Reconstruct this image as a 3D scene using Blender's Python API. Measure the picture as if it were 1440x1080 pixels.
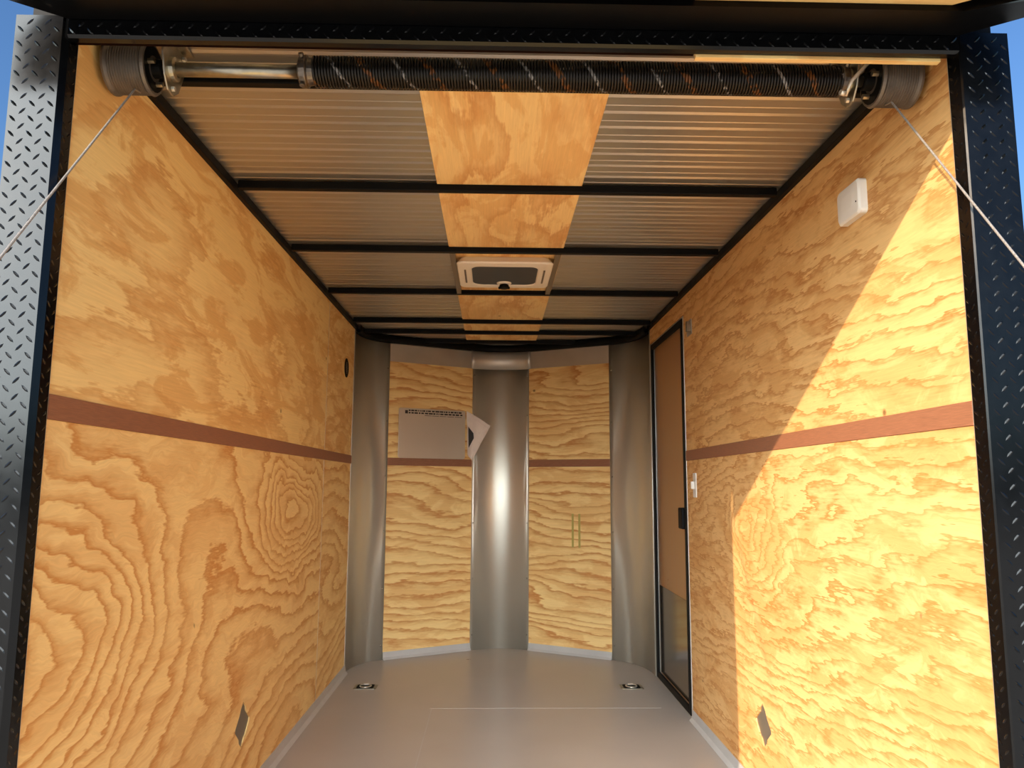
import bpy, bmesh, math, random
from mathutils import Vector, Matrix, noise as mnoise
R = random.Random(7)
for o in list(bpy.data.objects): bpy.data.objects.remove(o)
SC = bpy.context.scene
COL = SC.collection

# ------------------------------------------------------------------ camera
CAMX, CAMZ = -0.0444, 1.1010
YAW, PITCH, ROLL, FPX = 0.0232, 0.1313, 0.0051, 1071.2
f = Vector((math.sin(YAW)*math.cos(PITCH), math.cos(YAW)*math.cos(PITCH), math.sin(PITCH)))
r0 = Vector((math.cos(YAW), -math.sin(YAW), 0)); u0 = r0.cross(f)
rr = r0*math.cos(ROLL) + u0*math.sin(ROLL); uu = -r0*math.sin(ROLL) + u0*math.cos(ROLL)
cam = bpy.data.objects.new('camera', bpy.data.cameras.new('camera'))
COL.objects.link(cam)
M = Matrix((rr, uu, -f)).transposed().to_4x4(); M.translation = Vector((CAMX, 0, CAMZ))
cam.matrix_world = M
cam.data.sensor_width = 36; cam.data.lens = FPX/1440*36
cam.data.clip_start = 0.01; cam.data.clip_end = 400
SC.camera = cam

# ------------------------------------------------------------------ sky, sun, exposure
SUN_TO = Vector((-1.82, -1.626, 0.911)).normalized()      # direction towards the sun
EL = math.asin(SUN_TO.z); AZ = math.atan2(SUN_TO.x, SUN_TO.y)
w = bpy.data.worlds.new('sky'); SC.world = w; w.use_nodes = True
nt = w.node_tree; bg = nt.nodes['Background']
SKY = .060
sky = nt.nodes.new('ShaderNodeTexSky'); sky.sky_type = 'NISHITA'
sky.sun_disc = False; sky.sun_elevation = EL; sky.sun_rotation = AZ
sky.air_density = 1.0; sky.dust_density = 0.6; sky.ozone_density = 2.0; sky.altitude = 200
SKY_FILL = 4.3                                               # added bright sky lobe behind the camera, fills the trailer interior with light
_tc = nt.nodes.new('ShaderNodeTexCoord')
def _n(tp, **k):
    n = nt.nodes.new(tp)
    for a, b in k.items(): setattr(n, a, b)
    return n
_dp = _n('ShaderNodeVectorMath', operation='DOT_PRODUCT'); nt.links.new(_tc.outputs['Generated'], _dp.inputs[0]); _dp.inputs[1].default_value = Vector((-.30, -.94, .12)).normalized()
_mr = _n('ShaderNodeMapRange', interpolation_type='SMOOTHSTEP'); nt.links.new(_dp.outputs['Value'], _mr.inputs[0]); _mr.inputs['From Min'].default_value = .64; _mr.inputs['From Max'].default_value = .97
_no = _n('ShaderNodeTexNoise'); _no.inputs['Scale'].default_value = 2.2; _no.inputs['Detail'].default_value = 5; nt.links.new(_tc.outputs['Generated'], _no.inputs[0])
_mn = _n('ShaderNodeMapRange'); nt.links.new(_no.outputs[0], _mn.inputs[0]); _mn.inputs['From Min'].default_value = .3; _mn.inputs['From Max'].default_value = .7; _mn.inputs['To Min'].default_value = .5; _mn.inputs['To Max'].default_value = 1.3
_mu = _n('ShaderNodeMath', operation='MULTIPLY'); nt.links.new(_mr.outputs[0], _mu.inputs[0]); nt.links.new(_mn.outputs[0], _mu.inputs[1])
_fill = _n('ShaderNodeMix', data_type='RGBA'); nt.links.new(_mu.outputs[0], _fill.inputs[0]); _fill.clamp_factor = False
_fill.inputs[6].default_value = (0,0,0,1); _fill.inputs[7].default_value = (SKY_FILL*.90, SKY_FILL*.95, SKY_FILL*.93, 1)
_sc = _n('ShaderNodeMix', data_type='RGBA', blend_type='MULTIPLY'); _sc.inputs[0].default_value = 1; nt.links.new(sky.outputs[0], _sc.inputs[6]); _sc.inputs[7].default_value = (SKY*.66, SKY*.92, SKY*1.2, 1)
_ad = _n('ShaderNodeMix', data_type='RGBA', blend_type='ADD'); _ad.inputs[0].default_value = 1
nt.links.new(_sc.outputs[2], _ad.inputs[6]); nt.links.new(_fill.outputs[2], _ad.inputs[7])
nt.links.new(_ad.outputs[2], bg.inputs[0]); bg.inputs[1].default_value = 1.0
sl = bpy.data.lights.new('sun', 'SUN'); sl.energy = 2.15; sl.angle = math.radians(0.55); sl.color = (1.0, 0.745, 0.50)
so = bpy.data.objects.new('sun', sl); COL.objects.link(so)
so.rotation_euler = SUN_TO.to_track_quat('Z', 'Y').to_euler()
SC.view_settings.view_transform = 'Standard'; SC.view_settings.look = 'None'
SC.view_settings.gamma = 1; SC.view_settings.use_curve_mapping = False
SC.view_settings.exposure = 1.5

# ------------------------------------------------------------------ materials
def lin(c):
    return tuple(((x/255)/12.92 if x/255 <= .04045 else ((x/255+.055)/1.055)**2.4) for x in c)+(1,)
def new_mat(name):
    m = bpy.data.materials.new(name); m.use_nodes = True
    return m, m.node_tree, m.node_tree.nodes['Principled BSDF']
def plain(name, rgb, rough=.5, metal=0, spec=.5, nscale=None, namt=.12, bump=0, stretch=(1,1,1), coat=0):
    m, t, b = new_mat(name)
    b.inputs['Base Color'].default_value = lin(rgb); b.inputs['Roughness'].default_value = rough
    b.inputs['Metallic'].default_value = metal; b.inputs['Specular IOR Level'].default_value = spec
    b.inputs['Coat Weight'].default_value = coat
    if nscale:
        tc = t.nodes.new('ShaderNodeTexCoord'); mp = t.nodes.new('ShaderNodeMapping'); mp.inputs['Scale'].default_value = stretch
        n = t.nodes.new('ShaderNodeTexNoise'); n.inputs['Scale'].default_value = nscale; n.inputs['Detail'].default_value = 5
        t.links.new(tc.outputs['Object'], mp.inputs[0]); t.links.new(mp.outputs[0], n.inputs[0])
        cr = t.nodes.new('ShaderNodeValToRGB'); c = lin(rgb)
        cr.color_ramp.elements[0].position = .3; cr.color_ramp.elements[1].position = .7
        cr.color_ramp.elements[0].color = tuple(x*(1-namt) for x in c[:3])+(1,); cr.color_ramp.elements[1].color = tuple(min(1, x*(1+namt)) for x in c[:3])+(1,)
        t.links.new(n.outputs[0], cr.inputs[0]); t.links.new(cr.outputs[0], b.inputs['Base Color'])
        mr = t.nodes.new('ShaderNodeMapRange'); mr.inputs['To Min'].default_value = rough*.8; mr.inputs['To Max'].default_value = min(1, rough*1.25)
        t.links.new(n.outputs[0], mr.inputs[0]); t.links.new(mr.outputs[0], b.inputs['Roughness'])
        if bump:
            bp = t.nodes.new('ShaderNodeBump'); bp.inputs['Strength'].default_value = bump; bp.inputs['Distance'].default_value = .002
            t.links.new(n.outputs[0], bp.inputs['Height']); t.links.new(bp.outputs[0], b.inputs['Normal'])
    return m

def plywood(name, ua, va, seed, bands=9, vgrad=4.0, nfreq=(.9, 2.6), namp=5.0, jag=.55, eyes=(), contrast=1.0, blotch=.35,
            light=(247,214,146), dark=(210,150,82), patch=(222,166,98), shear=0.0, eyew=1.0):
    """Rotary-cut softwood veneer: the rings are level lines of a warped height field.
    ua/va = object axes along and across the grain (0,1,2)."""
    m, t, b = new_mat(name); N = t.nodes.new; L = t.links.new
    tc = N('ShaderNodeTexCoord'); sp = N('ShaderNodeSeparateXYZ'); L(tc.outputs['Object'], sp.inputs[0])
    U, V = sp.outputs[ua], sp.outputs[va]
    def mt(op, a, b_=None, c=None):
        n = N('ShaderNodeMath'); n.operation = op
        for i, x in enumerate((a, b_, c)):
            if x is None: continue
            if isinstance(x, (int, float)): n.inputs[i].default_value = x
            else: L(x, n.inputs[i])
        return n.outputs[0]
    def nz(su, sv, detail, rough=.5, off=0., dist=0.):
        cb = N('ShaderNodeCombineXYZ'); L(mt('MULTIPLY', U, su), cb.inputs[0]); L(mt('MULTIPLY', V, sv), cb.inputs[1]); cb.inputs[2].default_value = seed+off
        n = N('ShaderNodeTexNoise'); n.inputs['Scale'].default_value = 1; n.inputs['Detail'].default_value = detail; n.inputs['Roughness'].default_value = rough
        n.inputs['Distortion'].default_value = dist
        L(cb.outputs[0], n.inputs[0]); return n.outputs[0]
    V2 = mt('MULTIPLY_ADD', U, shear, V) if shear else V
    h = mt('MULTIPLY', V2, vgrad)
    h = mt('MULTIPLY_ADD', nz(nfreq[0], nfreq[1], 1.0), namp, h)
    h = mt('MULTIPLY_ADD', nz(5.5, 16, 3, .6, 3.1), jag, h)            # ragged ring edges
    h = mt('MULTIPLY_ADD', nz(9, 120, 3, .65, 5.7), jag*.42, h)        # feathering along the grain
    if eyes:
        U = mt('MULTIPLY_ADD', mt('SUBTRACT', nz(2.2, 3.0, 3, .5, 31.), .5), .42*eyew, U)
        V = mt('MULTIPLY_ADD', mt('SUBTRACT', nz(2.4, 3.4, 4, .6, 37.), .5), .24*eyew, V)
    for (eu, ev, wu, wv, A) in eyes:
        du = mt('MULTIPLY', mt('ADD', U, -eu), 1/wu); dv = mt('MULTIPLY', mt('ADD', V, -ev), 1/wv)
        g = mt('POWER', 2.718, mt('MULTIPLY', mt('ADD', mt('MULTIPLY', du, du), mt('MULTIPLY', dv, dv)), -1))
        h = mt('MULTIPLY_ADD', g, A, h)
    fr = mt('FRACT', mt('MULTIPLY', h, bands/9))
    cr = N('ShaderNodeValToRGB'); e = cr.color_ramp; e.interpolation = 'EASE'
    for p, v in ((.0, .0), (.35, .06), (.62, .30), (.80, .72), (.90, 1.0), (.95, .55)):
        el = e.elements.new(p) if p not in (.0,) else e.elements[0]
        el.position = p; el.color = (v, v, v, 1)
    e.elements[-1].position = 1.0; e.elements[-1].color = (0, 0, 0, 1)
    L(fr, cr.inputs[0])
    pt = N('ShaderNodeMapRange'); pt.inputs['From Min'].default_value = .485; pt.inputs['From Max'].default_value = .55
    L(nz(2.6, 8, 6, .66, 9.3, .9), pt.inputs[0])
    fine = N('ShaderNodeMapRange'); fine.inputs['From Min'].default_value = .35; fine.inputs['From Max'].default_value = .7
    fine.inputs['To Min'].default_value = .93; fine.inputs['To Max'].default_value = 1.04
    L(nz(9, 260, 3, .6, 12.9), fine.inputs[0])
    mod = mt('MULTIPLY', cr.outputs[0], mt('MULTIPLY_ADD', nz(2, 5, 2, .5, 21.), 1.1, .25))
    mx = N('ShaderNodeMix'); mx.data_type = 'RGBA'; mx.inputs[6].default_value = lin(light); mx.inputs[7].default_value = lin(patch)
    L(mt('MULTIPLY', pt.outputs[0], blotch), mx.inputs[0])
    mx2 = N('ShaderNodeMix'); mx2.data_type = 'RGBA'; mx2.inputs[7].default_value = lin(dark); mx2.clamp_factor = True
    L(mt('MULTIPLY', mod, contrast), mx2.inputs[0]); L(mx.outputs[2], mx2.inputs[6])
    mx3 = N('ShaderNodeMix'); mx3.data_type = 'RGBA'; mx3.blend_type = 'MULTIPLY'; mx3.inputs[0].default_value = 1
    cb = N('ShaderNodeCombineColor')
    for i in range(3): L(fine.outputs[0], cb.inputs[i])
    L(mx2.outputs[2], mx3.inputs[6]); L(cb.outputs[0], mx3.inputs[7])
    # rare pin knots
    vo = N('ShaderNodeTexVoronoi'); vo.inputs['Scale'].default_value = 2.6
    cv = N('ShaderNodeCombineXYZ'); L(U, cv.inputs[0]); L(V, cv.inputs[1]); cv.inputs[2].default_value = seed*1.7
    L(cv.outputs[0], vo.inputs[0])
    kn = N('ShaderNodeMapRange'); kn.inputs['From Min'].default_value = .012; kn.inputs['From Max'].default_value = .03
    kn.inputs['To Min'].default_value = .75; kn.inputs['To Max'].default_value = 0
    L(vo.outputs['Distance'], kn.inputs[0])
    mx4 = N('ShaderNodeMix'); mx4.data_type = 'RGBA'; mx4.inputs[7].default_value = lin((96,58,30))
    L(kn.outputs[0], mx4.inputs[0]); L(mx3.outputs[2], mx4.inputs[6])
    L(mx4.outputs[2], b.inputs['Base Color'])
    b.inputs['Roughness'].default_value = .62; b.inputs['Specular IOR Level'].default_value = .3
    return m

M_black = plain('black gloss paint', (5,5,6), .35, 0, .12, 30, .1)
M_blacksteel = plain('black painted steel', (6,6,6), .5, 0, .15, 12, .2)
M_tread = plain('black tread plate', (5,6,8), .17, 0, .36, 40, .25)
M_alu = plain('brushed aluminium', (218,212,198), .30, .70)
_t = M_alu.node_tree; _tg = _t.nodes.new('ShaderNodeTangent'); _tg.direction_type = 'RADIAL'; _tg.axis = 'Z'
_b = _t.nodes['Principled BSDF']; _t.links.new(_tg.outputs[0], _b.inputs['Tangent']); _b.inputs['Anisotropic'].default_value = .9; _b.inputs['Anisotropic Rotation'].default_value = .25; _b.inputs['Roughness'].default_value = .34
M_alub = plain('aluminium trim', (200,196,188), .42, .7, .5, 10, .05)
M_galv = plain('galvalume roof sheet', (186,180,168), .30, .8, .5, 3, .05, .0, (.4,1.5,1))
M_zinc = plain('zinc plated steel', (176,172,158), .33, 1, .5, 40, .18)
M_cast = plain('cast metal', (120,112,104), .42, 1, .5, 60, .3, .4)
M_drum = plain('grooved grey drum', (112,104,96), .45, .6, .5, 40, .15)
M_cable = plain('steel cable', (150,142,134), .45, .3, .5, 300, .3)
M_floor = plain('grey floor coating', (176,169,162), .30, 0, .5, 3.5, .05)
M_cove = plain('grey cove base', (186,184,182), .4, 0, .5, 8, .06)
M_mahog = plain('reddish seam strip', (146,98,72), .55, 0, .3, 10, .16, .0, (3,2.5,60))
M_white = plain('white plastic', (225,220,212), .4)
M_cream = plain('vent plastic', (240,232,216), .45)
M_screen = plain('dark insect screen', (52,54,56), .5, 0, .5, 400, .5)
M_dark = plain('black plastic', (10,10,10), .6, 0, .15)
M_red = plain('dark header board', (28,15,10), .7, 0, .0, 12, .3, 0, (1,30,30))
M_kick = plain('grey kick plate', (112,104,94), .14, .75, .5)
M_doorp = plain('smooth tan door panel', (176,132,88), .3, 0, .4, 4, .05, 0, (1,6,1))
M_paper = plain('crumpled white paper', (226,210,198), .7, 0, .3, 14, .06, .6)
M_ink = plain('black print', (38,32,30), .6)
M_green = plain('green crayon', (178,160,84), .7)
M_grey = plain('grey metal behind cut-out', (120,112,100), .35, .4, .5, 30, .1)
M_ground = plain('pale gravel yard', (198,192,180), .9, 0, .2, 6, .25, .5)
M_leaf = plain('dark tree foliage', (34,42,22), .9, 0, .2, .8, .4)

def spring_mat():
    m, t, b = new_mat('oiled spring with twisted paint stripes'); N = t.nodes.new; L = t.links.new
    tc = N('ShaderNodeTexCoord'); sp = N('ShaderNodeSeparateXYZ'); L(tc.outputs['Object'], sp.inputs[0])
    def mt(op, a, b_=None, c=None):
        n = N('ShaderNodeMath'); n.operation = op
        for i, x in enumerate((a, b_, c)):
            if x is None: continue
            if isinstance(x, (int, float)): n.inputs[i].default_value = x
            else: L(x, n.inputs[i])
        return n.outputs[0]
    ang = mt('ARCTAN2', mt('ADD', sp.outputs[2], -AXZ), mt('ADD', sp.outputs[1], -AXY))
    ph = mt('FRACT', mt('ADD', mt('MULTIPLY', sp.outputs[0], 1/.141), mt('MULTIPLY_ADD', ang, -1/6.2832, 10.62)))
    no = N('ShaderNodeTexNoise'); no.inputs['Scale'].default_value = 90; L(tc.outputs['Object'], no.inputs[0])
    def band(c, wd):
        d = mt('ABSOLUTE', mt('SUBTRACT', ph, c))
        return mt('MULTIPLY', mt('LESS_THAN', d, wd), mt('GREATER_THAN', no.outputs[0], .50))
    a = N('ShaderNodeMix'); a.data_type = 'RGBA'; a.inputs[6].default_value = lin((22,18,16)); a.inputs[7].default_value = lin((130,128,128)); L(band(.25, .03), a.inputs[0])
    c = N('ShaderNodeMix'); c.data_type = 'RGBA'; c.inputs[7].default_value = lin((104,62,26)); L(band(.72, .06), c.inputs[0]); L(a.outputs[2], c.inputs[6])
    L(c.outputs[2], b.inputs['Base Color']); b.inputs['Roughness'].default_value = .35; b.inputs['Metallic'].default_value = .3
    return m

# ------------------------------------------------------------------ mesh helpers
class MB:
    def __init__(s): s.v = []; s.f = []; s.sm = False
    def poly(s, pts):
        n = len(s.v); s.v += [tuple(p) for p in pts]; s.f.append(tuple(range(n, n+len(pts)))); return s
    def box(s, x0, x1, y0, y1, z0, z1):
        n = len(s.v)
        s.v += [(x0,y0,z0),(x1,y0,z0),(x1,y1,z0),(x0,y1,z0),(x0,y0,z1),(x1,y0,z1),(x1,y1,z1),(x0,y1,z1)]
        s.f += [tuple(n+i for i in q) for q in ((0,3,2,1),(4,5,6,7),(0,1,5,4),(1,2,6,5),(2,3,7,6),(3,0,4,7))]; return s
    def prism(s, pts, d):
        """closed polygon pts (3D) extruded by vector d"""
        n = len(s.v); k = len(pts); d = Vector(d)
        s.v += [tuple(p) for p in pts]+[tuple(Vector(p)+d) for p in pts]
        s.f.append(tuple(range(n+k-1, n-1, -1))); s.f.append(tuple(range(n+k, n+2*k)))
        for i in range(k): s.f.append((n+i, n+(i+1)%k, n+k+(i+1)%k, n+k+i))
        return s
    def tube(s, path, r, seg=10, cap=True):
        path = [Vector(p) for p in path]; n0 = len(s.v); ref = None
        for i, p in enumerate(path):
            d = (path[min(i+1, len(path)-1)]-path[max(i-1, 0)]).normalized()
            if ref is None: ref = Vector((0,0,1)) if abs(d.z) < .9 else Vector((1,0,0))
            a = (ref-d*ref.dot(d)).normalized(); ref = a; b = d.cross(a)
            ri = r[i] if isinstance(r, (list, tuple)) else r
            for k in range(seg):
                t = 2*math.pi*k/seg; s.v.append(tuple(p+a*ri*math.cos(t)+b*ri*math.sin(t)))
        for i in range(len(path)-1):
            for k in range(seg):
                a = n0+i*seg+k; b = n0+i*seg+(k+1)%seg; s.f.append((a, b, b+seg, a+seg))
        if cap:
            s.f.append(tuple(range(n0+seg-1, n0-1, -1))); s.f.append(tuple(range(n0+(len(path)-1)*seg, n0+len(path)*seg)))
        s.sm = True; return s
    def lathe(s, org, axis, prof, seg=32):
        """prof = [(distance along axis, radius)]"""
        axis = Vector(axis).normalized(); org = Vector(org)
        pts = [org+axis*a for a, _ in prof]; n0 = len(s.v)
        ref = Vector((0,0,1)) if abs(axis.z) < .9 else Vector((1,0,0)); a = (ref-axis*ref.dot(axis)).normalized(); b = axis.cross(a)
        for p, (_, r) in zip(pts, prof):
            for k in range(seg):
                t = 2*math.pi*k/seg; s.v.append(tuple(p+a*r*math.cos(t)+b*r*math.sin(t)))
        for i in range(len(prof)-1):
            for k in range(seg):
                q = n0+i*seg+k; w_ = n0+i*seg+(k+1)%seg; s.f.append((q, w_, w_+seg, q+seg))
        s.f.append(tuple(range(n0+seg-1, n0-1, -1))); s.f.append(tuple(range(n0+(len(prof)-1)*seg, n0+len(prof)*seg)))
        return s
    def sheet(s, rows):
        """grid of points -> quads"""
        n = len(s.v); m_ = len(rows[0])
        for rw in rows: s.v += [tuple(p) for p in rw]
        for i in range(len(rows)-1):
            for j in range(m_-1):
                a = n+i*m_+j; s.f.append((a, a+1, a+m_+1, a+m_))
        return s
    def build(s, name, mat, parent=None, bevel=0, smooth=None, solid=0, label=None):
        me = bpy.data.meshes.new(name); me.from_pydata(s.v, [], s.f); me.validate(); 
        bm = bmesh.new(); bm.from_mesh(me); bmesh.ops.recalc_face_normals(bm, faces=bm.faces); bm.to_mesh(me); bm.free()
        me.materials.append(mat)
        o = bpy.data.objects.new(name, me); COL.objects.link(o)
        if parent is not None:
            o.parent = parent
            o.matrix_parent_inverse = parent.matrix_basis.inverted()
        if solid:
            md = o.modifiers.new('solid', 'SOLIDIFY'); md.thickness = solid; md.offset = 0
        if bevel:
            md = o.modifiers.new('bevel', 'BEVEL'); md.width = bevel; md.segments = 2; md.limit_method = 'ANGLE'; md.angle_limit = math.radians(40)
        if smooth or (smooth is None and s.sm):
            for p in me.polygons: p.use_smooth = len(p.vertices) <= 4
        if label: o['label'] = label
        return o
def tag(o, label, cat=None, group=None, kind=None):
    o['label'] = label
    if cat: o['category'] = cat
    if group: o['group'] = group
    if kind: o['kind'] = kind
    return o
def thing(name, loc, label, cat, group=None):
    o = bpy.data.objects.new(name, None); COL.objects.link(o); o.location = loc; o.empty_display_size = .05
    return tag(o, label, cat, group)
def struct(name, loc, label, cat):
    o = bpy.data.objects.new(name, None); COL.objects.link(o); o.location = loc
    return tag(o, label, cat, None, 'structure')
def treads(mb, org, u, v, wu, wv, pitch=.018, L=.0195, Wd=.0050, H=.0012):
    """raised lozenges of tread plate on a rectangle"""
    org, u, v = Vector(org), Vector(u).normalized(), Vector(v).normalized(); n = u.cross(v)
    nu = max(1, round(wu/pitch)); pu = wu/nu; pv = pitch*1.75; nv = int(wv/pv)
    for i in range(nu):
        for j in range(nv):
            c = org+u*(pu*(i+.5))+v*(pv*(j+.35+(.5 if i % 2 else 0)))
            sg = 1 if i % 2 else -1
            a = (u+v*sg).normalized(); b = n.cross(a)
            h = Vector(n)*H
            k = len(mb.v)
            P = [c-a*L/2, c-a*L*.22-b*Wd/2, c+a*L*.22-b*Wd/2, c+a*L/2, c+a*L*.22+b*Wd/2, c-a*L*.22+b*Wd/2, c-a*L*.25+h, c+a*L*.25+h]
            mb.v += [tuple(p) for p in P]
            mb.f += [(k,k+1,k+6),(k+1,k+2,k+7,k+6),(k+2,k+3,k+7),(k+3,k+4,k+7),(k+4,k+5,k+6,k+7),(k+5,k,k+6)]

HW, H, Y0 = .91, 2.05, 1.483
YL, YR = 4.66, 4.60                       # where the side walls end at the corner covers
def bez(a, b, c, n=14):
    a, b, c = Vector(a), Vector(b), Vector(c)
    return [a*(1-t)**2+b*2*t*(1-t)+c*t*t for t in [i/n for i in range(n+1)]]
CL = bez((-HW, YL, 0), (-HW, 4.93, 0), (-.738, 5.012, 0))
CC = bez((-.196, 5.297, 0), (0, 5.398, 0), (.198, 5.300, 0), 20)
CR = bez((.718, 5.010, 0), (HW, 4.90, 0), (HW, YR, 0))
OUT = CL+CC+CR                            # front outline, left to right
def halfw(y):
    """x range inside the nose at depth y"""
    xl, xr = -HW, HW
    for a, b in zip(OUT[:-1], OUT[1:]):
        if (a.y-y)*(b.y-y) <= 0 and abs(a.y-b.y) > 1e-9:
            x = a.x+(b.x-a.x)*(y-a.y)/(b.y-a.y)
            if x < 0: xl = x
            else: xr = x
    return xl, xr

# ------------------------------------------------------------------ plywood finishes
P_LL = plywood('plywood left lower', 1, 2, 3.3, bands=9, vgrad=3.2, nfreq=(.55, 1.5), namp=8.0, jag=1.0,
               eyes=((3.40, .97, .58, .24, 8.5), (1.35, .80, .62, .30, 8.5), (3.4, .1, .9, .25, -3)), contrast=1.2, blotch=.30, shear=-.25)
P_LL2 = plywood('plywood left lower rear', 1, 2, 93.3, bands=9, vgrad=8, nfreq=(.8, 2.0), namp=8.0, jag=1.2, contrast=1.1)
P_LU2 = plywood('plywood left upper rear', 1, 2, 101.3, bands=7, vgrad=7, nfreq=(1.0, 2.0), namp=8.0, jag=1.6, contrast=.7, blotch=.7)
P_LU = plywood('plywood left upper', 1, 2, 11.7, bands=5, vgrad=3.0, nfreq=(1.1, 2.2), namp=9.0, jag=2.0, contrast=.8, blotch=.62,
               light=(247,214,144), dark=(212,154,86), patch=(222,166,94))
P_RL = plywood('plywood right lower', 1, 2, 23.1, bands=13, vgrad=11, nfreq=(.45, 2.2), namp=8.0, jag=1.9, contrast=1.15, blotch=.5,
               eyes=((2.9, .93, .22, .14, 4),), shear=.12, light=(230,187,126), dark=(192,130,68), patch=(207,147,82))
P_RU = plywood('plywood right upper', 1, 2, 31.9, bands=12, vgrad=10, nfreq=(.4, 2.0), namp=9.0, jag=1.8, contrast=1.1, blotch=.45, light=(228,184,122), dark=(186,126,67), patch=(200,143,80))
P_VL = plywood('plywood nose left', 0, 2, 41.2, bands=9, vgrad=15, nfreq=(1.0, 2.6), namp=7.0, jag=1.3, contrast=1.2, blotch=.4, dark=(206,142,80))
P_VR = plywood('plywood nose right', 0, 2, 57.8, bands=9, vgrad=17, nfreq=(1.0, 3.0), namp=8.0, jag=1.3, contrast=1.2, blotch=.4, dark=(204,140,78))
P_C = plywood('plywood ceiling strip', 1, 0, 66.6, bands=4, vgrad=6.0, nfreq=(1.6, 4.5), namp=8.0, jag=1.8, contrast=.75, blotch=.55, dark=(212,148,84), light=(250,216,150), patch=(232,180,110))
P_H = plywood('plywood hood soffit', 0, 1, 75.4, bands=8, vgrad=12, contrast=.5)
P_RAMP = plywood('plywood ramp deck', 0, 1, 81.3, bands=8, contrast=.6)

# ------------------------------------------------------------------ structure: floor
fl = struct('floor', (0, 3.4, 0), 'smooth grey coated trailer floor with a pointed front end', 'floor')
pts = [Vector((-HW-.02, Y0-.04, 0)), Vector((HW+.02, Y0-.04, 0))]+[Vector((HW+.02, YR, 0))]+[p for p in reversed(OUT)]+[Vector((-HW-.02, YL, 0))]
MB().prism(pts, (0, 0, -.06)).build('floor_deck', M_floor, fl)
mb = MB(); mb.box(-.35, .80, 3.957, 3.961, 0, .0007); mb.build('floor_seam', M_cove, fl)
mb = MB(); mb.box(-.344, -.340, 1.5, 3.95, 0, .0007); mb.build('floor_seam', M_cove, fl)

# baseboards: grey cove strips
def cove(name, a, b, label):
    a, b = Vector(a), Vector(b); d = (b-a).normalized(); n = Vector((-d.y, d.x, 0))
    if n.dot(Vector((0, 3.2, 0))-(a+b)/2) < 0: n = -n
    mb = MB(); P = [a+Vector((0,0,.047)), a+n*.004+Vector((0,0,.047)), a+n*.008+Vector((0,0,.015)), a+n*.022+Vector((0,0,.001)), a+Vector((0,0,.001))]
    mb.prism(P, b-a); o = mb.build(name, M_cove); return tag(o, label, 'baseboard', None, 'structure')
cove('baseboard_left', (-HW, Y0, 0), (-HW, YL, 0), 'grey cove strip along the foot of the left plywood wall')
cove('baseboard_right', (HW, Y0, 0), (HW, 3.755, 0), 'grey cove strip along the foot of the right plywood wall')
cove('baseboard_front', CL[-1], CC[0], 'grey cove strip under the left nose panel')
cove('baseboard_front.001', CC[-1], CR[0], 'grey cove strip under the right nose panel')

# ------------------------------------------------------------------ structure: side walls
T = .009
wl = struct('wall_left', (-HW, 3, 0), 'left trailer wall of knotty plywood sheets with a reddish seam strip', 'wall')
MB().box(-.99, -HW-T-.001, Y0-.02, 4.72, -.12, 2.10).build('outer_skin', M_black, wl)
SEAM = 3.925
def diamond_wall(mb, x0, x1, y0, y1, z0, z1, c=None):
    """wall sheet with a lozenge cut-out at c=(y,z,ry,rz)"""
    if c is None: return mb.box(x0, x1, y0, y1, z0, z1)
    cy, cz, ry, rz = c
    jag = [(0,1),(.35,.72),(.42,.52),(1,.06),(.93,-.1),(.5,-.55),(.30,-.62),(0,-1),(-.4,-.66),(-.45,-.5),(-1,-.05),(-.95,.08),(-.48,.5),(-.32,.74)]
    D = [(cy+a*ry, cz+b*rz) for a, b in jag]
    outer = [(cy, z1), (y1, z1), (y1, cz), (y1, z0), (cy, z0), (y0, z0), (y0, cz), (y0, z1)]
    for X in (x0, x1):
        for quad in ([outer[0], outer[1], outer[2], D[3], D[2], D[1], D[0]], [outer[2], outer[3], outer[4], D[7], D[6], D[5], D[4], D[3]],
                     [outer[4], outer[5], outer[6], D[10], D[9], D[8], D[7]], [outer[6], outer[7], outer[0], D[0], D[13], D[12], D[11], D[10]]):
            mb.poly([(X, a, b) for a, b in quad])
    for ring in (D, [(y0,z0),(y1,z0),(y1,z1),(y0,z1)]):
        k = len(ring)
        for i in range(k):
            a, b = ring[i], ring[(i+1) % k]
            mb.poly([(x0,)+a, (x0,)+b, (x1,)+b, (x1,)+a])
    return mb
DIA = (2.80, .268, .078, .078)
diamond_wall(MB(), -HW-T, -HW, Y0+.006, SEAM-.0015, .002, 1.222, DIA).build('plywood_panel', P_LL, wl)
MB().box(-HW-T, -HW, Y0+.006, SEAM-.0015, 1.272, H).build('plywood_panel', P_LU, wl)
MB().box(-HW-T, -HW, SEAM+.0015, YL, .002, 1.222).build('plywood_panel', P_LL2, wl)
MB().box(-HW-T, -HW, SEAM+.0015, YL, 1.272, H).build('plywood_panel', P_LU2, wl)
MB().box(-HW-T, -HW+.003, Y0+.006, SEAM-.001, 1.2225, 1.2715).build('seam_strip', M_mahog, wl, .0008)
MB().box(-HW-T, -HW+.003, SEAM+.001, YL, 1.2225, 1.2715).build('seam_strip', M_mahog, wl, .0008)
MB().box(-HW-T, -HW+.002, Y0, Y0+.0055, 0, H).build('edge_trim', M_alub, wl)
MB().box(-HW-T, -HW+.0006, SEAM-.0014, SEAM+.0014, .002, H).build('edge_trim', M_alub, wl)
MB().box(-HW-T, -HW+.002, YL-.012, YL, .0, H).build('edge_trim', M_alub, wl)

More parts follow.
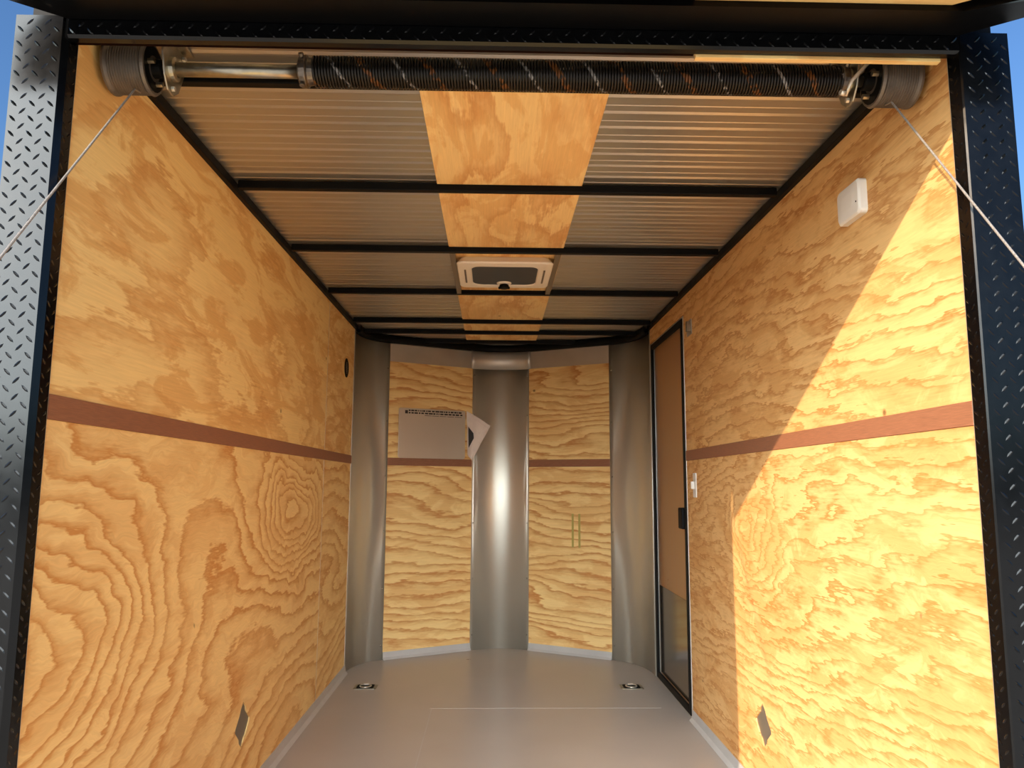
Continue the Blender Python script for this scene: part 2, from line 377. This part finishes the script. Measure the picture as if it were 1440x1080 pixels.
wr = struct('wall_right', (HW, 3, 0), 'right trailer wall of plywood sheets, front part in full sun', 'wall')
mb = MB(); mb.box(HW+T+.001, .99, Y0-.02, 3.765, -.12, 2.10); mb.box(HW+T+.001, .99, 4.57, 4.72, -.12, 2.10); mb.box(HW+T+.001, .99, 3.765, 4.57, 1.96, 2.10)
mb.build('outer_skin', M_black, wr)
diamond_wall(MB(), HW, HW+T, Y0+.006, 3.765, .002, 1.222, (2.79, .265, .078, .075)).build('plywood_panel', P_RL, wr)
MB().box(HW, HW+T, Y0+.006, 3.765, 1.272, H).build('plywood_panel', P_RU, wr)
MB().box(HW, HW+T, 3.765, YR, 1.96, H).build('plywood_panel', P_RU, wr)
MB().box(HW-.003, HW+T, Y0+.006, 3.765, 1.2225, 1.2715).build('seam_strip', M_mahog, wr, .0008)
MB().box(HW-.002, HW+T, Y0, Y0+.0055, 0, H).build('edge_trim', M_alub, wr)

# lozenge cut-outs: the grey metal seen through them
def cutout(x, c, label):
    cy, cz, ry, rz = c; mb = MB(); s = 1 if x > 0 else -1
    mb.prism([(x+s*(T-.0045), cy, cz+rz*1.25), (x+s*(T-.0045), cy+ry*1.25, cz), (x+s*(T-.0045), cy, cz-rz*1.25), (x+s*(T-.0045), cy-ry*1.25, cz)], (s*.003, 0, 0))
    return tag(mb.build('vent_plate', M_grey), label, 'vent', 'grey plates behind lozenge cut-outs')
cutout(-HW, DIA, 'grey metal plate behind lozenge hole, low on the left plywood wall')
cutout(HW, (2.79, .265, .078, .075), 'grey metal plate behind lozenge hole, low on the sunlit right wall')

# ------------------------------------------------------------------ structure: V nose
wf = struct('wall_front', (0, 5.2, 0), 'pointed trailer nose wall of plywood panels and bent aluminium covers', 'wall')
def vpanel(a, b, z0, z1, name, mat, th=.009, off=0.0, parent=wf, **k):
    a, b = Vector(a), Vector(b); d = (b-a).normalized(); n = Vector((-d.y, d.x, 0))   # away from the camera
    a = a-n*off; b = b-n*off
    P = [Vector((a.x, a.y, z0)), Vector((b.x, b.y, z0)), Vector((b.x, b.y, z1)), Vector((a.x, a.y, z1))]
    return MB().prism(P, n*th).build(name, mat, parent, **k)
LA, LB = Vector((-.80, 4.979, 0)), Vector((-.17, 5.311, 0))
RA, RB = Vector((.17, 5.314, 0)), Vector((.78, 4.976, 0))
for a, b, mt_ in ((LA, LB, P_VL), (RA, RB, P_VR)):
    vpanel(a, b, .002, 1.222, 'plywood_panel', mt_, off=-.001)
    vpanel(a, b, 1.272, 2.05, 'plywood_panel', mt_, off=-.001)
    vpanel(a, b, 1.2225, 1.2715, 'seam_strip', M_mahog, off=-.0005)
    vpanel(a, b, 1.909, 2.05, 'header_band', M_alub, th=.0015, off=.003)
def cover(path, name, z0=0.001, z1=H, lift=.004):
    rows = []
    for z in (z0, z1): rows.append([Vector((p.x, p.y-lift, z)) for p in path])
    return MB().sheet(rows).build(name, M_alu, wf, smooth=True, solid=.0015)
cover(CL, 'corner_cover'); cover(CC, 'center_cover'); cover(CR, 'corner_cover')
# shingled cap pieces above the covers
cap = bez((-.205, 5.287, 0), (0, 5.388, 0), (.207, 5.290, 0), 20)
MB().sheet([[Vector((p.x, p.y-.006, z)) for p in cap] for z in (1.905, H)]).build('header_band', M_alub, wf, smooth=True, solid=.0015)
# nose outer skin
P = [p+Vector((0,.03,0)) for p in OUT]
MB().sheet([[Vector((p.x*1.09, p.y+.03, z)) for p in OUT] for z in (-.12, 2.10)]).build('outer_skin', M_black, wf, solid=.01)
# screws
smesh = MB().lathe((0,0,0), (0,-1,0), [(0,.006),(.002,.0055),(.0035,.003)], 10)
first = None
def screw(x, y, z, rz):
    global first
    if first is None:
        first = smesh.build('screw', M_zinc, wf, smooth=True); o = first
    else:
        o = first.copy(); COL.objects.link(o); o.parent = wf
    o.matrix_parent_inverse = wf.matrix_basis.inverted()
    o.location = (x, y, z); o.rotation_euler = (0, 0, rz)
for z in (.09, .44, .80, 1.155, 1.51, 1.86):
    screw(-.748, 5.000, z, .48); screw(.730, 4.996, z, -.5)
for z in (.10, .47, .84, 1.58, 1.86):
    screw(-.184, 5.292, z, .45); screw(.186, 5.295, z, -.45)

# ------------------------------------------------------------------ structure: ceiling
ce = struct('ceiling', (0, 3.4, 2.08), 'ribbed bare metal trailer ceiling carried on thin black bows', 'ceiling')
ZS = 2.082
ys = []; y = 1.47
while y < 5.36:
    ys += [(y, 0), (y+.008, -.0035), (y+.014, -.0035), (y+.022, 0), (y+.052, 0), (y+.055, -.0015), (y+.058, 0)]
    y += .11 if False else .085
rows = []
for yy, dz in ys:
    if yy > 5.345: break
    xl, xr = halfw(yy) if yy > 4.6 else (-.93, .93)
    rows.append([Vector((xl-.02, yy, ZS+dz)), Vector((0, yy, ZS+dz)), Vector((xr+.02, yy, ZS+dz))])
MB().sheet(rows).build('roof_sheet', M_galv, ce, smooth=False)
# a real roof over it all (keeps the sun out)
MB().prism([Vector((-.99,1.40,2.095)), Vector((.99,1.40,2.095)), Vector((1.03,4.80,2.095)), Vector((.86,5.13,2.095)), Vector((.2,5.48,2.095)), Vector((-.2,5.48,2.095)), Vector((-.86,5.13,2.095)), Vector((-1.03,4.80,2.095))], (0,0,.03)).build('outer_skin', M_black, ce)
BOWS = (1.705, 2.386, 3.047, 3.748, 4.440, 4.770, 5.090)
for yb in BOWS:
    xl, xr = halfw(yb) if yb > 4.6 else (-.895, .895)
    MB().box(xl+.012, xr-.012, yb, yb+.026, H+.001-(.012 if yb < 2 else 0), ZS-.004).build('ceiling_bow', M_blacksteel, ce, .003)
segs = [(a+.026, b) for a, b in zip(BOWS[:-1], BOWS[1:])]
for a, b in segs:
    MB().box(-.237, .237, a+.001, b-.001, 2.0725, 2.0775).build('plywood_strip', P_C, ce)
for s in (-1, 1):
    x0, x1 = sorted((s*.894, s*.925))
    MB().box(x0, x1, Y0+.02, YL if s < 0 else YR, H+.0005, ZS-.004).build('roof_rail', M_blacksteel, ce, .002)
# black angle following the nose
rows = []
N_ = len(OUT)
for (ins, z) in ((.004, 2.03), (.030, 2.034), (.034, 2.048), (.034, 2.079)):
    row = []
    for i, p in enumerate(OUT):
        a, b = OUT[max(i-1, 0)], OUT[min(i+1, N_-1)]; d = (b-a).normalized(); n = Vector((d.y, -d.x, 0))
        q = p+n*ins; row.append(Vector((q.x, q.y, z)))
    rows.append(row)
MB().sheet(rows).build('roof_rail', M_blacksteel, ce, smooth=True, solid=.002)

# ------------------------------------------------------------------ structure: rear frame
def post(s, name, label):
    o = struct(name, (s*.96, 1.46, 0), label, 'door post')
    x0, x1 = .905, 1.012
    zt = 2.03
    mb = MB()
    P = [(s*x0, 1.482, -.5), (s*x0, 1.440+(.010 if s < 0 else .003), -.5), (s*(x0+(.010 if s < 0 else .003)), 1.440, -.5), (s*(x1-.004), 1.440, -.5), (s*x1, 1.446, -.5), (s*x1, 1.56, -.5), (s*(HW+T+.002), 1.56, -.5), (s*(HW+T+.002), 1.482, -.5)]
    mb.prism([Vector(p) for p in P], (0, 0, zt+.5))
    mb.build('post_body', M_tread, o)
    t = MB()
    if s < 0: treads(t, (-x1+.006, 1.440, -.5), (1,0,0), (0,0,1), x1-x0-.018, zt+.5)
    else: treads(t, (x0+.012, 1.440, -.5), (1,0,0), (0,0,1), x1-x0-.018, zt+.5)
    # jamb return
    if s < 0: treads(t, (-x0, 1.450, -.5), (0,1,0), (0,0,1), .032, zt+.5, .016, .017, .005)
    else: treads(t, (x0, 1.482, -.5), (0,-1,0), (0,0,1), .032, zt+.5, .016, .017, .005)
    # outer side
    t.build('tread_pattern', M_tread, o)
    return o
post(-1, 'trim_1', 'black tread plate door post on the left, mirroring the pale sky')
post(1, 'trim_2', 'black tread plate door post on the right, dark blue in its reflection')
hd = struct('trim_3', (0, 1.46, 2.0), 'black tread plate lintel across the top of the rear opening', 'lintel')
MB().prism([Vector(p) for p in ((-.905,1.44,1.990), (-.905,1.446,1.985), (-.905,1.462,1.985), (-.905,1.462,2.0), (-.905,1.452,2.0), (-.905,1.452,2.09), (-.905,1.44,2.09))], (1.81,0,0)).build('lintel_channel', M_tread, hd)
t = MB(); treads(t, (-.904,1.440,1.986), (1,0,0), (0,0,1), 1.808, .036, .018, .019, .006)
treads(t, (-.904,1.462,1.985), (1,0,0), (0,-1,0), 1.808, .020, .018, .017, .005)
t.build('tread_pattern', M_tread, hd)
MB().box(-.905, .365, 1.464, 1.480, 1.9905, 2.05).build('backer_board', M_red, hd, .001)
MB().box(.366, .880, 1.464, 1.478, 1.979, 2.05).build('backer_board', P_H, hd, .001, label='pale plywood lath behind the right end of the lintel')
# projecting hood over the opening
ho = struct('trim_4', (0, 1.32, 2.05), 'black hood projecting from the lintel with a plywood soffit', 'hood')
def slab(pts, z, th):
    return [Vector((x, y, zz)) for (x, y, zz) in pts]
FH = 1.205; ZF = 2.673-.56*FH
outl = [(-.905, 1.438, 2.022), (-.965, 1.386, 2.017), (-1.16, FH, ZF), (1.16, FH, ZF), (.965, 1.386, 2.017), (.905, 1.438, 2.022)]
# frame members (underside ring) + soffit
mb = MB()
mb.prism([Vector(outl[0]), Vector(outl[1]), Vector((-.86,1.345,2.013)), Vector((.86-.03,1.345,2.013)), Vector((.86-.03,1.345,2.013))+Vector((.03,0,0)), Vector(outl[4]), Vector(outl[5])], (0,0,.07))
mb.prism([Vector(outl[1]), Vector(outl[2]), Vector((-1.0,FH+.05,ZF+.001)), Vector((-.86,1.345,2.013))], (0,0,.07))
mb.prism([Vector(outl[4]), Vector(outl[3]), Vector((1.0,FH+.05,ZF+.001)), Vector((.86,1.345,2.013))], (0,0,.07))
mb.prism([Vector(outl[2]), Vector(outl[3]), Vector((1.0,FH+.05,ZF+.001)), Vector((-1.0,FH+.05,ZF+.001))], (0,0,.07))
mb.build('hood_frame', M_black, ho)
MB().prism([Vector((.335,1.349,2.026)), Vector((.83,1.349,2.026)), Vector((.97,FH+.04,2.016)), Vector((.335,FH+.04,2.016))], (0,0,.009)).build('soffit', P_H, ho, label='pale plywood soffit board')
MB().prism([Vector((-.83,1.349,2.026)), Vector((.334,1.349,2.026)), Vector((.334,FH+.04,2.016)), Vector((-.97,FH+.04,2.016))], (0,0,.009)).build('soffit', M_red, ho, label='dark brown soffit board')  # left soffit board, darker brown than the right one
MB().prism([Vector((x, y, 2.092)) for x, y, _ in outl], (0,0,.02)).build('hood_top', M_black, ho)

# ------------------------------------------------------------------ side door
d = struct('door_1', (HW, 4.16, 0), 'narrow side door in the right wall beside the corner cover', 'door')
xi = HW-.006
def ring(mb, y0, y1, z0, z1, w_, xa, xb):
    mb.box(xa, xb, y0, y0+w_, z0, z1); mb.box(xa, xb, y1-w_, y1, z0, z1)
    mb.box(xa, xb, y0+w_, y1-w_, z1-w_, z1); mb.box(xa, xb, y0+w_, y1-w_, z0, z0+w_)
mb = MB(); ring(mb, 3.768, 4.572, .003, 1.955, .030, xi+.004, xi+.05); mb.build('door_frame', M_alub, d, .002)
mb = MB(); ring(mb, 3.780, 4.545, .012, 1.945, .034, xi-.001, xi+.012); mb.build('gasket', M_dark, d, .003, label='black rubber gasket around the door')
MB().box(xi+.022, xi+.040, 3.799, 4.541, .034, 1.922).build('door_panel', M_doorp, d)
MB().box(xi+.019, xi+.0215, 3.815, 4.51, .046, .53).build('kick_plate', M_kick, d)
MB().tube([(xi-.002, 4.556, .01), (xi-.002, 4.556, 1.95)], .007, 10).build('hinge_edge', M_alu, d)
lk = MB(); lk.box(xi-.012, xi+.022, 3.822, 3.90, .885, .99); lk.build('door_latch', M_dark, d, .006)

# ------------------------------------------------------------------ torsion spring assembly
AXY, AXZ = 1.605, 2.012
M_spring = spring_mat()
ts = thing('torsion_spring', (0, AXY, AXZ), 'long dark coiled torsion spring on a bright shaft under the lintel', 'spring')
mb = MB(); path = []
PX, RS, WR = .0066, .0315, .0030
x = -.452; n = 0; seg = 18
turns = int((.735-(-.452))/PX)
for i in range(turns*seg+1):
    a = 2*math.pi*i/seg; path.append((x+PX*i/seg, AXY+RS*math.cos(a), AXZ+RS*math.sin(a)))
mb.tube(path, WR, 6); mb.build('spring_coil', M_spring, ts)
MB().lathe((-.905, AXY, AXZ), (1,0,0), [(0,.0125),(1.81,.0125)], 20).build('shaft', M_zinc, ts, smooth=True)
MB().lathe((-.765, AXY, AXZ), (1,0,0), [(0,.0155),(.285,.0155)], 24).build('shaft_sleeve', M_zinc, ts, smooth=True)
def cone(x, s, nm):
    mb = MB(); mb.lathe((x, AXY, AXZ), (s,0,0), [(0,.026),(.004,.034),(.018,.036),(.022,.030),(.040,.028)], 24)
    for a in (.4, 2.5, 4.4):
        c = Vector((x+s*.010, AXY+.036*math.cos(a), AXZ+.036*math.sin(a))); mb.lathe(c-Vector((0, math.cos(a), math.sin(a)))*.006, (0, math.cos(a), math.sin(a)), [(0,.006),(.012,.006),(.012,.003)], 8)
    o = mb.build(nm, M_cast, ts, .001); return o
cone(-.485, 1, 'winding_cone'); cone(.748, -1, 'winding_cone')
def drum(s):
    x = s*.805
    prof = [(0,.026),(.002,.055),(.008,.058)]
    k = 0.010
    while k < .080: prof += [(k,.0535),(k+.002,.0560),(k+.004,.0535)]; k += .0055
    prof += [(.083,.056),(.086,.0585),(.091,.0585),(.092,.03)]
    mb = MB(); mb.lathe((x, AXY, AXZ), (s,0,0), prof, 48); o = mb.build('cable_drum', M_drum, ts, smooth=False)
    hb = MB(); hb.lathe((x-s*.022, AXY, AXZ), (s,0,0), [(0,.017),(.004,.020),(.022,.020),(.0225,.050),(.026,.050)], 24)
    h2 = hb.build('drum_hub', M_blacksteel, o, .001)
    for a in (1.0, 3.1, 5.2):
        MB().lathe((x-s*.014, AXY+.032*math.cos(a), AXZ+.032*math.sin(a)), (s,0,0), [(0,.0065),(.014,.0065)], 6).build('set_screw', M_zinc, o)
drum(-1); drum(1)
def bracket(s):
    x = s*.752 if s > 0 else -.765
    mb = MB()
    P = [(-.045,.066),(.060,.066),(.064,.02),(.040,-.036),(.016,-.056),(-.014,-.056),(-.036,-.030),(-.052,.016)]
    mb.prism([Vector((x, AXY+a, AXZ+b)) for a, b in P], (s*.005,0,0))
    mb.box(x-.022 if s > 0 else x-.005, x+.005 if s > 0 else x+.022, AXY-.045, AXY+.06, AXZ+.061, AXZ+.066)
    o = mb.build('end_bracket', M_zinc, ts, .002)
    mb = MB(); mb.lathe((x+s*.005, AXY, AXZ), (-s,0,0), [(0,.028),(.014,.026),(.016,.018)], 24); mb.build('bearing', M_zinc, ts, .001)
    for a, b in ((-.036,.05), (.0,-.046), (.046,.05)):
        MB().lathe((x-s*.001, AXY+a, AXZ+b), (-s,0,0), [(0,.006),(.007,.006)], 6).build('bolt', M_alu, ts)
bracket(-1); bracket(1)
MB().tube([(.727, 1.570, 1.957), (.735, 1.556, 1.985), (.800, 1.550, 2.055)], .004, 8).build('stay_rod', M_alu, ts)
MB().tube([(.712, 1.562, 1.962), (.724, 1.566, 1.960)], .006, 8).build('bolt', M_alu, ts)
for s, x0, e, lb in ((-1, .830, (-.925, -.1, -.35), 'thin steel lift cable crossing the left door post down from its drum'),
                     (1, .832, (.905, -.1, -.35), 'thin steel lift cable crossing the right door post down from its drum')):
    o = MB().tube([Vector((s*x0, AXY-.004, AXZ-.0575)), Vector((s*x0, AXY-.03, AXZ-.064)), Vector(e)], .0022, 8).build('lift_cable', M_cable)
    tag(o, lb, 'cable')

# ------------------------------------------------------------------ roof vent
rv = thing('roof_vent', (0, 3.37, 2.05), 'cream plastic roof vent with a dark screen set between ceiling bows', 'vent')
def rrect(cx, cy, hx, hy, r, n=6):
    P = []
    for (sx, sy, a0) in ((1,1,0),(-1,1,90),(-1,-1,180),(1,-1,270)):
        for i in range(n+1):
            a = math.radians(a0+90*i/n); P.append((cx+sx*(hx-r)+r*math.cos(a), cy+sy*(hy-r)+r*math.sin(a)))
    return P
vc = (-.003, 3.365)
def loft(levels):
    mb = MB(); rows = []
    for (hx, hy, r, z) in levels:
        p = rrect(vc[0], vc[1], hx, hy, r); rows.append([Vector((a, b, z)) for a, b in p+[p[0]]])
    return mb.sheet(rows)
loft([(.192,.186,.03,2.072), (.206,.203,.03,2.050), (.210,.207,.03,2.045), (.205,.202,.03,2.038), (.150,.158,.04,2.036), (.146,.154,.05,2.039), (.143,.151,.05,2.070)]).build('vent_frame', M_cream, rv, smooth=False, bevel=.002)
MB().prism([Vector((a, b, 2.0405)) for a, b in rrect(vc[0], vc[1], .1455, .1535, .05)], (0,0,.003)).build('vent_screen', M_screen, rv)
for s in (-1, 1):
    MB().box(vc[0]+s*.175-.004, vc[0]+s*.175+.004, 3.26, 3.47, 2.0345, 2.0375).build('frame_slot', M_grey, rv)
mb = MB(); mb.lathe((-.003, 3.49, 2.058), (0,0,-1), [(0,.035),(.018,.035),(.024,.030)], 24); mb.build('crank_base', M_cream, rv, .001)
mb = MB(); mb.lathe((-.003, 3.49, 2.033), (0,0,-1), [(0,.020),(.012,.024),(.020,.020)], 12); mb.box(-.030, .024, 3.484, 3.496, 2.012, 2.022); mb.build('crank_knob', M_dark, rv, .002)
for s in (-1, 1):
    MB().box(vc[0]+s*.222-.011, vc[0]+s*.222+.011, 3.075, 3.746, 2.052, 2.0715).build('vent_curb', M_blacksteel if False else M_grey, rv)

# ------------------------------------------------------------------ things on the walls
o = MB(); o.lathe((-HW-.001, 4.42, 1.772), (1,0,0), [(0,.056),(.004,.056),(.006,.050),(.006,.040),(.002,.036)], 28)
rp = thing('wall_port', (-HW, 4.42, 1.772), 'small round black port high on the left wall near the corner', 'vent')
o.build('port_ring', M_dark, rp, smooth=False)
mb = MB()
for k in range(-3, 4):
    h_ = math.sqrt(.036**2-(k*.01)**2); mb.box(-HW+.002, -HW+.0035, 4.42-h_, 4.42+h_, 1.772+k*.01-.0012, 1.772+k*.01+.0012)
mb.build('port_grille', M_grey, rp)

wlp = thing('wall_lamp', (HW, 1.92, 1.846), 'square white plastic lamp cover high on the shaded right wall', 'lamp')
def xrr(cy, cz, hy, hz, r): return rrect(cy, cz, hy, hz, r)
mb = MB(); rows = []
for hy, hz, r, dx in ((.062,.047,.012,0), (.062,.047,.012,.018), (.057,.042,.014,.023), (.030,.020,.014,.026)):
    p = xrr(1.918, 1.846, hy, hz, r); rows.append([Vector((HW-dx, a, b)) for a, b in p+[p[0]]])
mb.sheet(rows); mb.poly([rows[-1][i] for i in range(len(rows[-1])-1)]); mb.build('lamp_cover', M_white, wlp, smooth=False)
MB().box(HW-.0245, HW-.022, 1.868, 1.872, 1.83, 1.834).build('cover_screw', M_dark, wlp)

db = thing('door_bracket', (HW, 3.645, 1.87), 'small silver catch on the right wall above the door edge', 'catch')
MB().box(HW-.004, HW-.0001, 3.600, 3.690, 1.83, 1.905).build('catch_plate', M_alub, db, .001)
MB().box(HW-.022, HW-.0045, 3.615, 3.640, 1.845, 1.895).build('catch_tongue', M_zinc, db, .002)

ls = thing('light_switch', (HW, 3.61, 1.10), 'white switch on the right wall beside the door latch', 'switch')
MB().box(HW-.006, HW-.0001, 3.585, 3.640, 1.045, 1.16).build('switch_plate', M_white, ls, .003)
MB().box(HW-.022, HW-.0065, 3.603, 3.622, 1.085, 1.12).build('switch_lever', M_white, ls, .002)

# sheet of metal and a folded paper on the left nose panel
dV = (LB-LA).normalized(); nV = Vector((dV.y, -dV.x, 0))
def onV(x, z, off):        # a point on the left nose panel at world x, lifted off it
    p = LA+dV*((x-LA.x)/dV.x); return Vector((p.x, p.y, z))+nV*off
ms = thing('metal_plate', onV(-.465, 1.27, .01), 'satin metal plate fixed on the left nose panel above the seam strip', 'plate')
P = []
hx = .243; cx_ = -.465
for (sx, sz, a0) in ((1,1,0),(-1,1,90),(-1,-1,180),(1,-1,270)):
    for i in range(5):
        a = math.radians(a0+90*i/4); r_ = .012 if sz > 0 else .016
        P.append(onV(cx_, 0, .010)+dV*(sx*(hx-r_)+r_*math.cos(a))+Vector((0,0,1.437+sz*(.166-r_)+r_*math.sin(a))))
M_plate = plain('satin metal plate', (216,205,188), .34, .55, .5, 3, .03)
MB().prism(P, nV*.004).build('plate_body', M_plate, ms, .001)
mb = MB()                                       # the tiny unreadable print along the top
for row, zz in enumerate((1.583, 1.567, 1.556)):
    s = -.175 if row < 2 else -.06
    while s < (.215 if row != 1 else .22):
        L_ = R.uniform(.006, .03) if not (row == 2) else .05
        c = onV(cx_, zz, .0142)+dV*s
        mb.prism([c, c+dV*L_, c+dV*L_+Vector((0,0,.010 if row < 2 else .003)), c+Vector((0,0,.010 if row < 2 else .003))], nV*.0004)
        s += L_+R.uniform(.003, .008)
c = onV(cx_, 1.566, .0142)+dV*(-.20)
mb.prism([c, c+dV*.02, c+dV*.02+Vector((0,0,.022)), c+Vector((0,0,.022))], nV*.0004)
mb.build('printed_text', M_ink, ms)
# folded paper: corner turned towards the camera
pp = thing('paper_sheet', onV(-.20, 1.27, .01), 'folded white paper with a dark print hanging at the plate edge', 'paper')
A = onV(-.243, 1.604, .018); B = Vector((-.070, 5.235, 1.500)); C_ = Vector((-.196, 5.225, 1.258)); D_ = onV(-.236, 1.300, .022); E_ = Vector((-.19, 5.24, 1.545))
rows = []
n_ = 10
for i in range(n_+1):
    t_ = i/n_; row = []
    top = A.lerp(B, t_); bot = D_.lerp(C_, min(1, t_*1.0))
    for j in range(n_+1):
        q = top.lerp(bot, j/n_)
        q = q+nV*(.018*math.sin(math.pi*t_)*.6+.010*mnoise.noise(Vector((t_*3, j*.35, 2))))
        row.append(q)
    rows.append(row)
MB().sheet(rows).build('paper_leaf', M_paper, pp, smooth=False, solid=.001)
q0 = [A.lerp(D_, .36), (A.lerp(D_, .46)).lerp(B.lerp(C_, .35), .30), (A.lerp(D_, .58)).lerp(B.lerp(C_, .45), .36), A.lerp(D_, .84)]
MB().prism([p+nV*.020 for p in q0], nV*.0006).build('dark_print', M_ink, pp)

# green crayon marks on the right nose panel
gm = thing('crayon_mark', (.50, 5.12, .68), 'two faint green crayon strokes on the right nose panel', 'mark')
dR = (RB-RA).normalized(); nR = Vector((dR.y, -dR.x, 0))
for xx in (.478, .520):
    p = RA+dR*((xx-RA.x)/dR.x)
    MB().prism([Vector((p.x, p.y, .69)), Vector((p.x, p.y, .69))+dR*.014, Vector((p.x, p.y, .91))+dR*.014, Vector((p.x, p.y, .91))], nR*.0018).build('stroke', M_green, gm)

# floor D rings
def dring(x, y, rz, lab):
    t = thing('tie_down_ring', (x, y, 0), lab, 'tie-down', 'tie-down rings in the floor')
    mb = MB(); mb.prism([Vector((x+a, y+b, .0005)) for a, b in rrect(0, 0, .062, .05, .014)], (0,0,.003)); mb.build('ring_plate', M_zinc, t, .001)
    mb = MB(); mb.prism([Vector((x+a, y+b, .0036)) for a, b in rrect(0, 0, .046, .040, .012)], (0,0,.0012)); mb.build('recess', M_dark, t)
    pth = [Vector((x+.030*math.cos(a), y+.034*math.sin(a), .0075)) for a in [math.radians(k*15) for k in range(25)]]
    MB().tube(pth, .0034, 8, False).build('ring', M_alu, t)
    MB().box(x-.014, x+.014, y+.026, y+.040, .0042, .0125).build('ring_clip', M_alu, t, .002)
dring(-.735, 4.36, 0, 'zinc tie-down ring set in the floor near the left corner')
dring(.722, 4.355, 0, 'zinc tie-down ring set in the floor near the side door')

# ------------------------------------------------------------------ outside: ramp, yard, trees
rp_ = thing('ramp_door', (0, 1.42, -.03), 'lowered plywood ramp door hinged at the rear sill', 'ramp')
a0, b0 = Vector((0, 1.43, -.035)), Vector((0, -.52, -.485))
dd = (b0-a0).normalized(); nn = Vector((0, -dd.z, dd.y)); nn = nn if nn.z > 0 else -nn
MB().prism([a0+Vector((-.90,0,0)), a0+Vector((.90,0,0)), b0+Vector((.90,0,0)), b0+Vector((-.90,0,0))], nn*-.012).build('ramp_deck', P_RAMP, rp_)
for s in (-1, 1):
    x_ = s*.915
    MB().prism([a0+Vector((x_-.014,0,0)), a0+Vector((x_+.014,0,0)), b0+Vector((x_+.014,0,0)), b0+Vector((x_-.014,0,0))], nn*-.03).build('ramp_edge', M_black, rp_)
g = MB(); g.poly([(-60,-80,-.52),(60,-80,-.52),(60,60,-.52),(-60,60,-.52)])
tag(g.build('ground', M_ground), 'pale gravel yard around the trailer', 'ground', None, 'structure')
# tree belt behind the camera, mirrored in the left post
mb = MB(); prev = None
rows = []
for i in range(0, 181):
    a = math.radians(150+i*1.35); rad = 42
    hgt = 3.4+1.8*mnoise.noise(Vector((i*.11, 3, 1)))+.9*mnoise.noise(Vector((i*.6, 7, 1)))
    c = Vector((rad*math.cos(a), rad*math.sin(a), 0)); row = []
    for k in range(8):
        t_ = k/7; w2 = 3.0*math.sin(math.pi*min(1, t_*1.0))*.5+.3*mnoise.noise(Vector((i*.7, k, 4)))
        row.append(c*(1-w2/rad)+Vector((0,0,-.55+hgt*t_)))
    rows.append(row)
tb = mb.sheet(rows).build('tree_belt', M_leaf, smooth=True, solid=1.0)
tag(tb, 'distant dark belt of trees round the yard behind the viewer', 'trees', None, 'stuff')
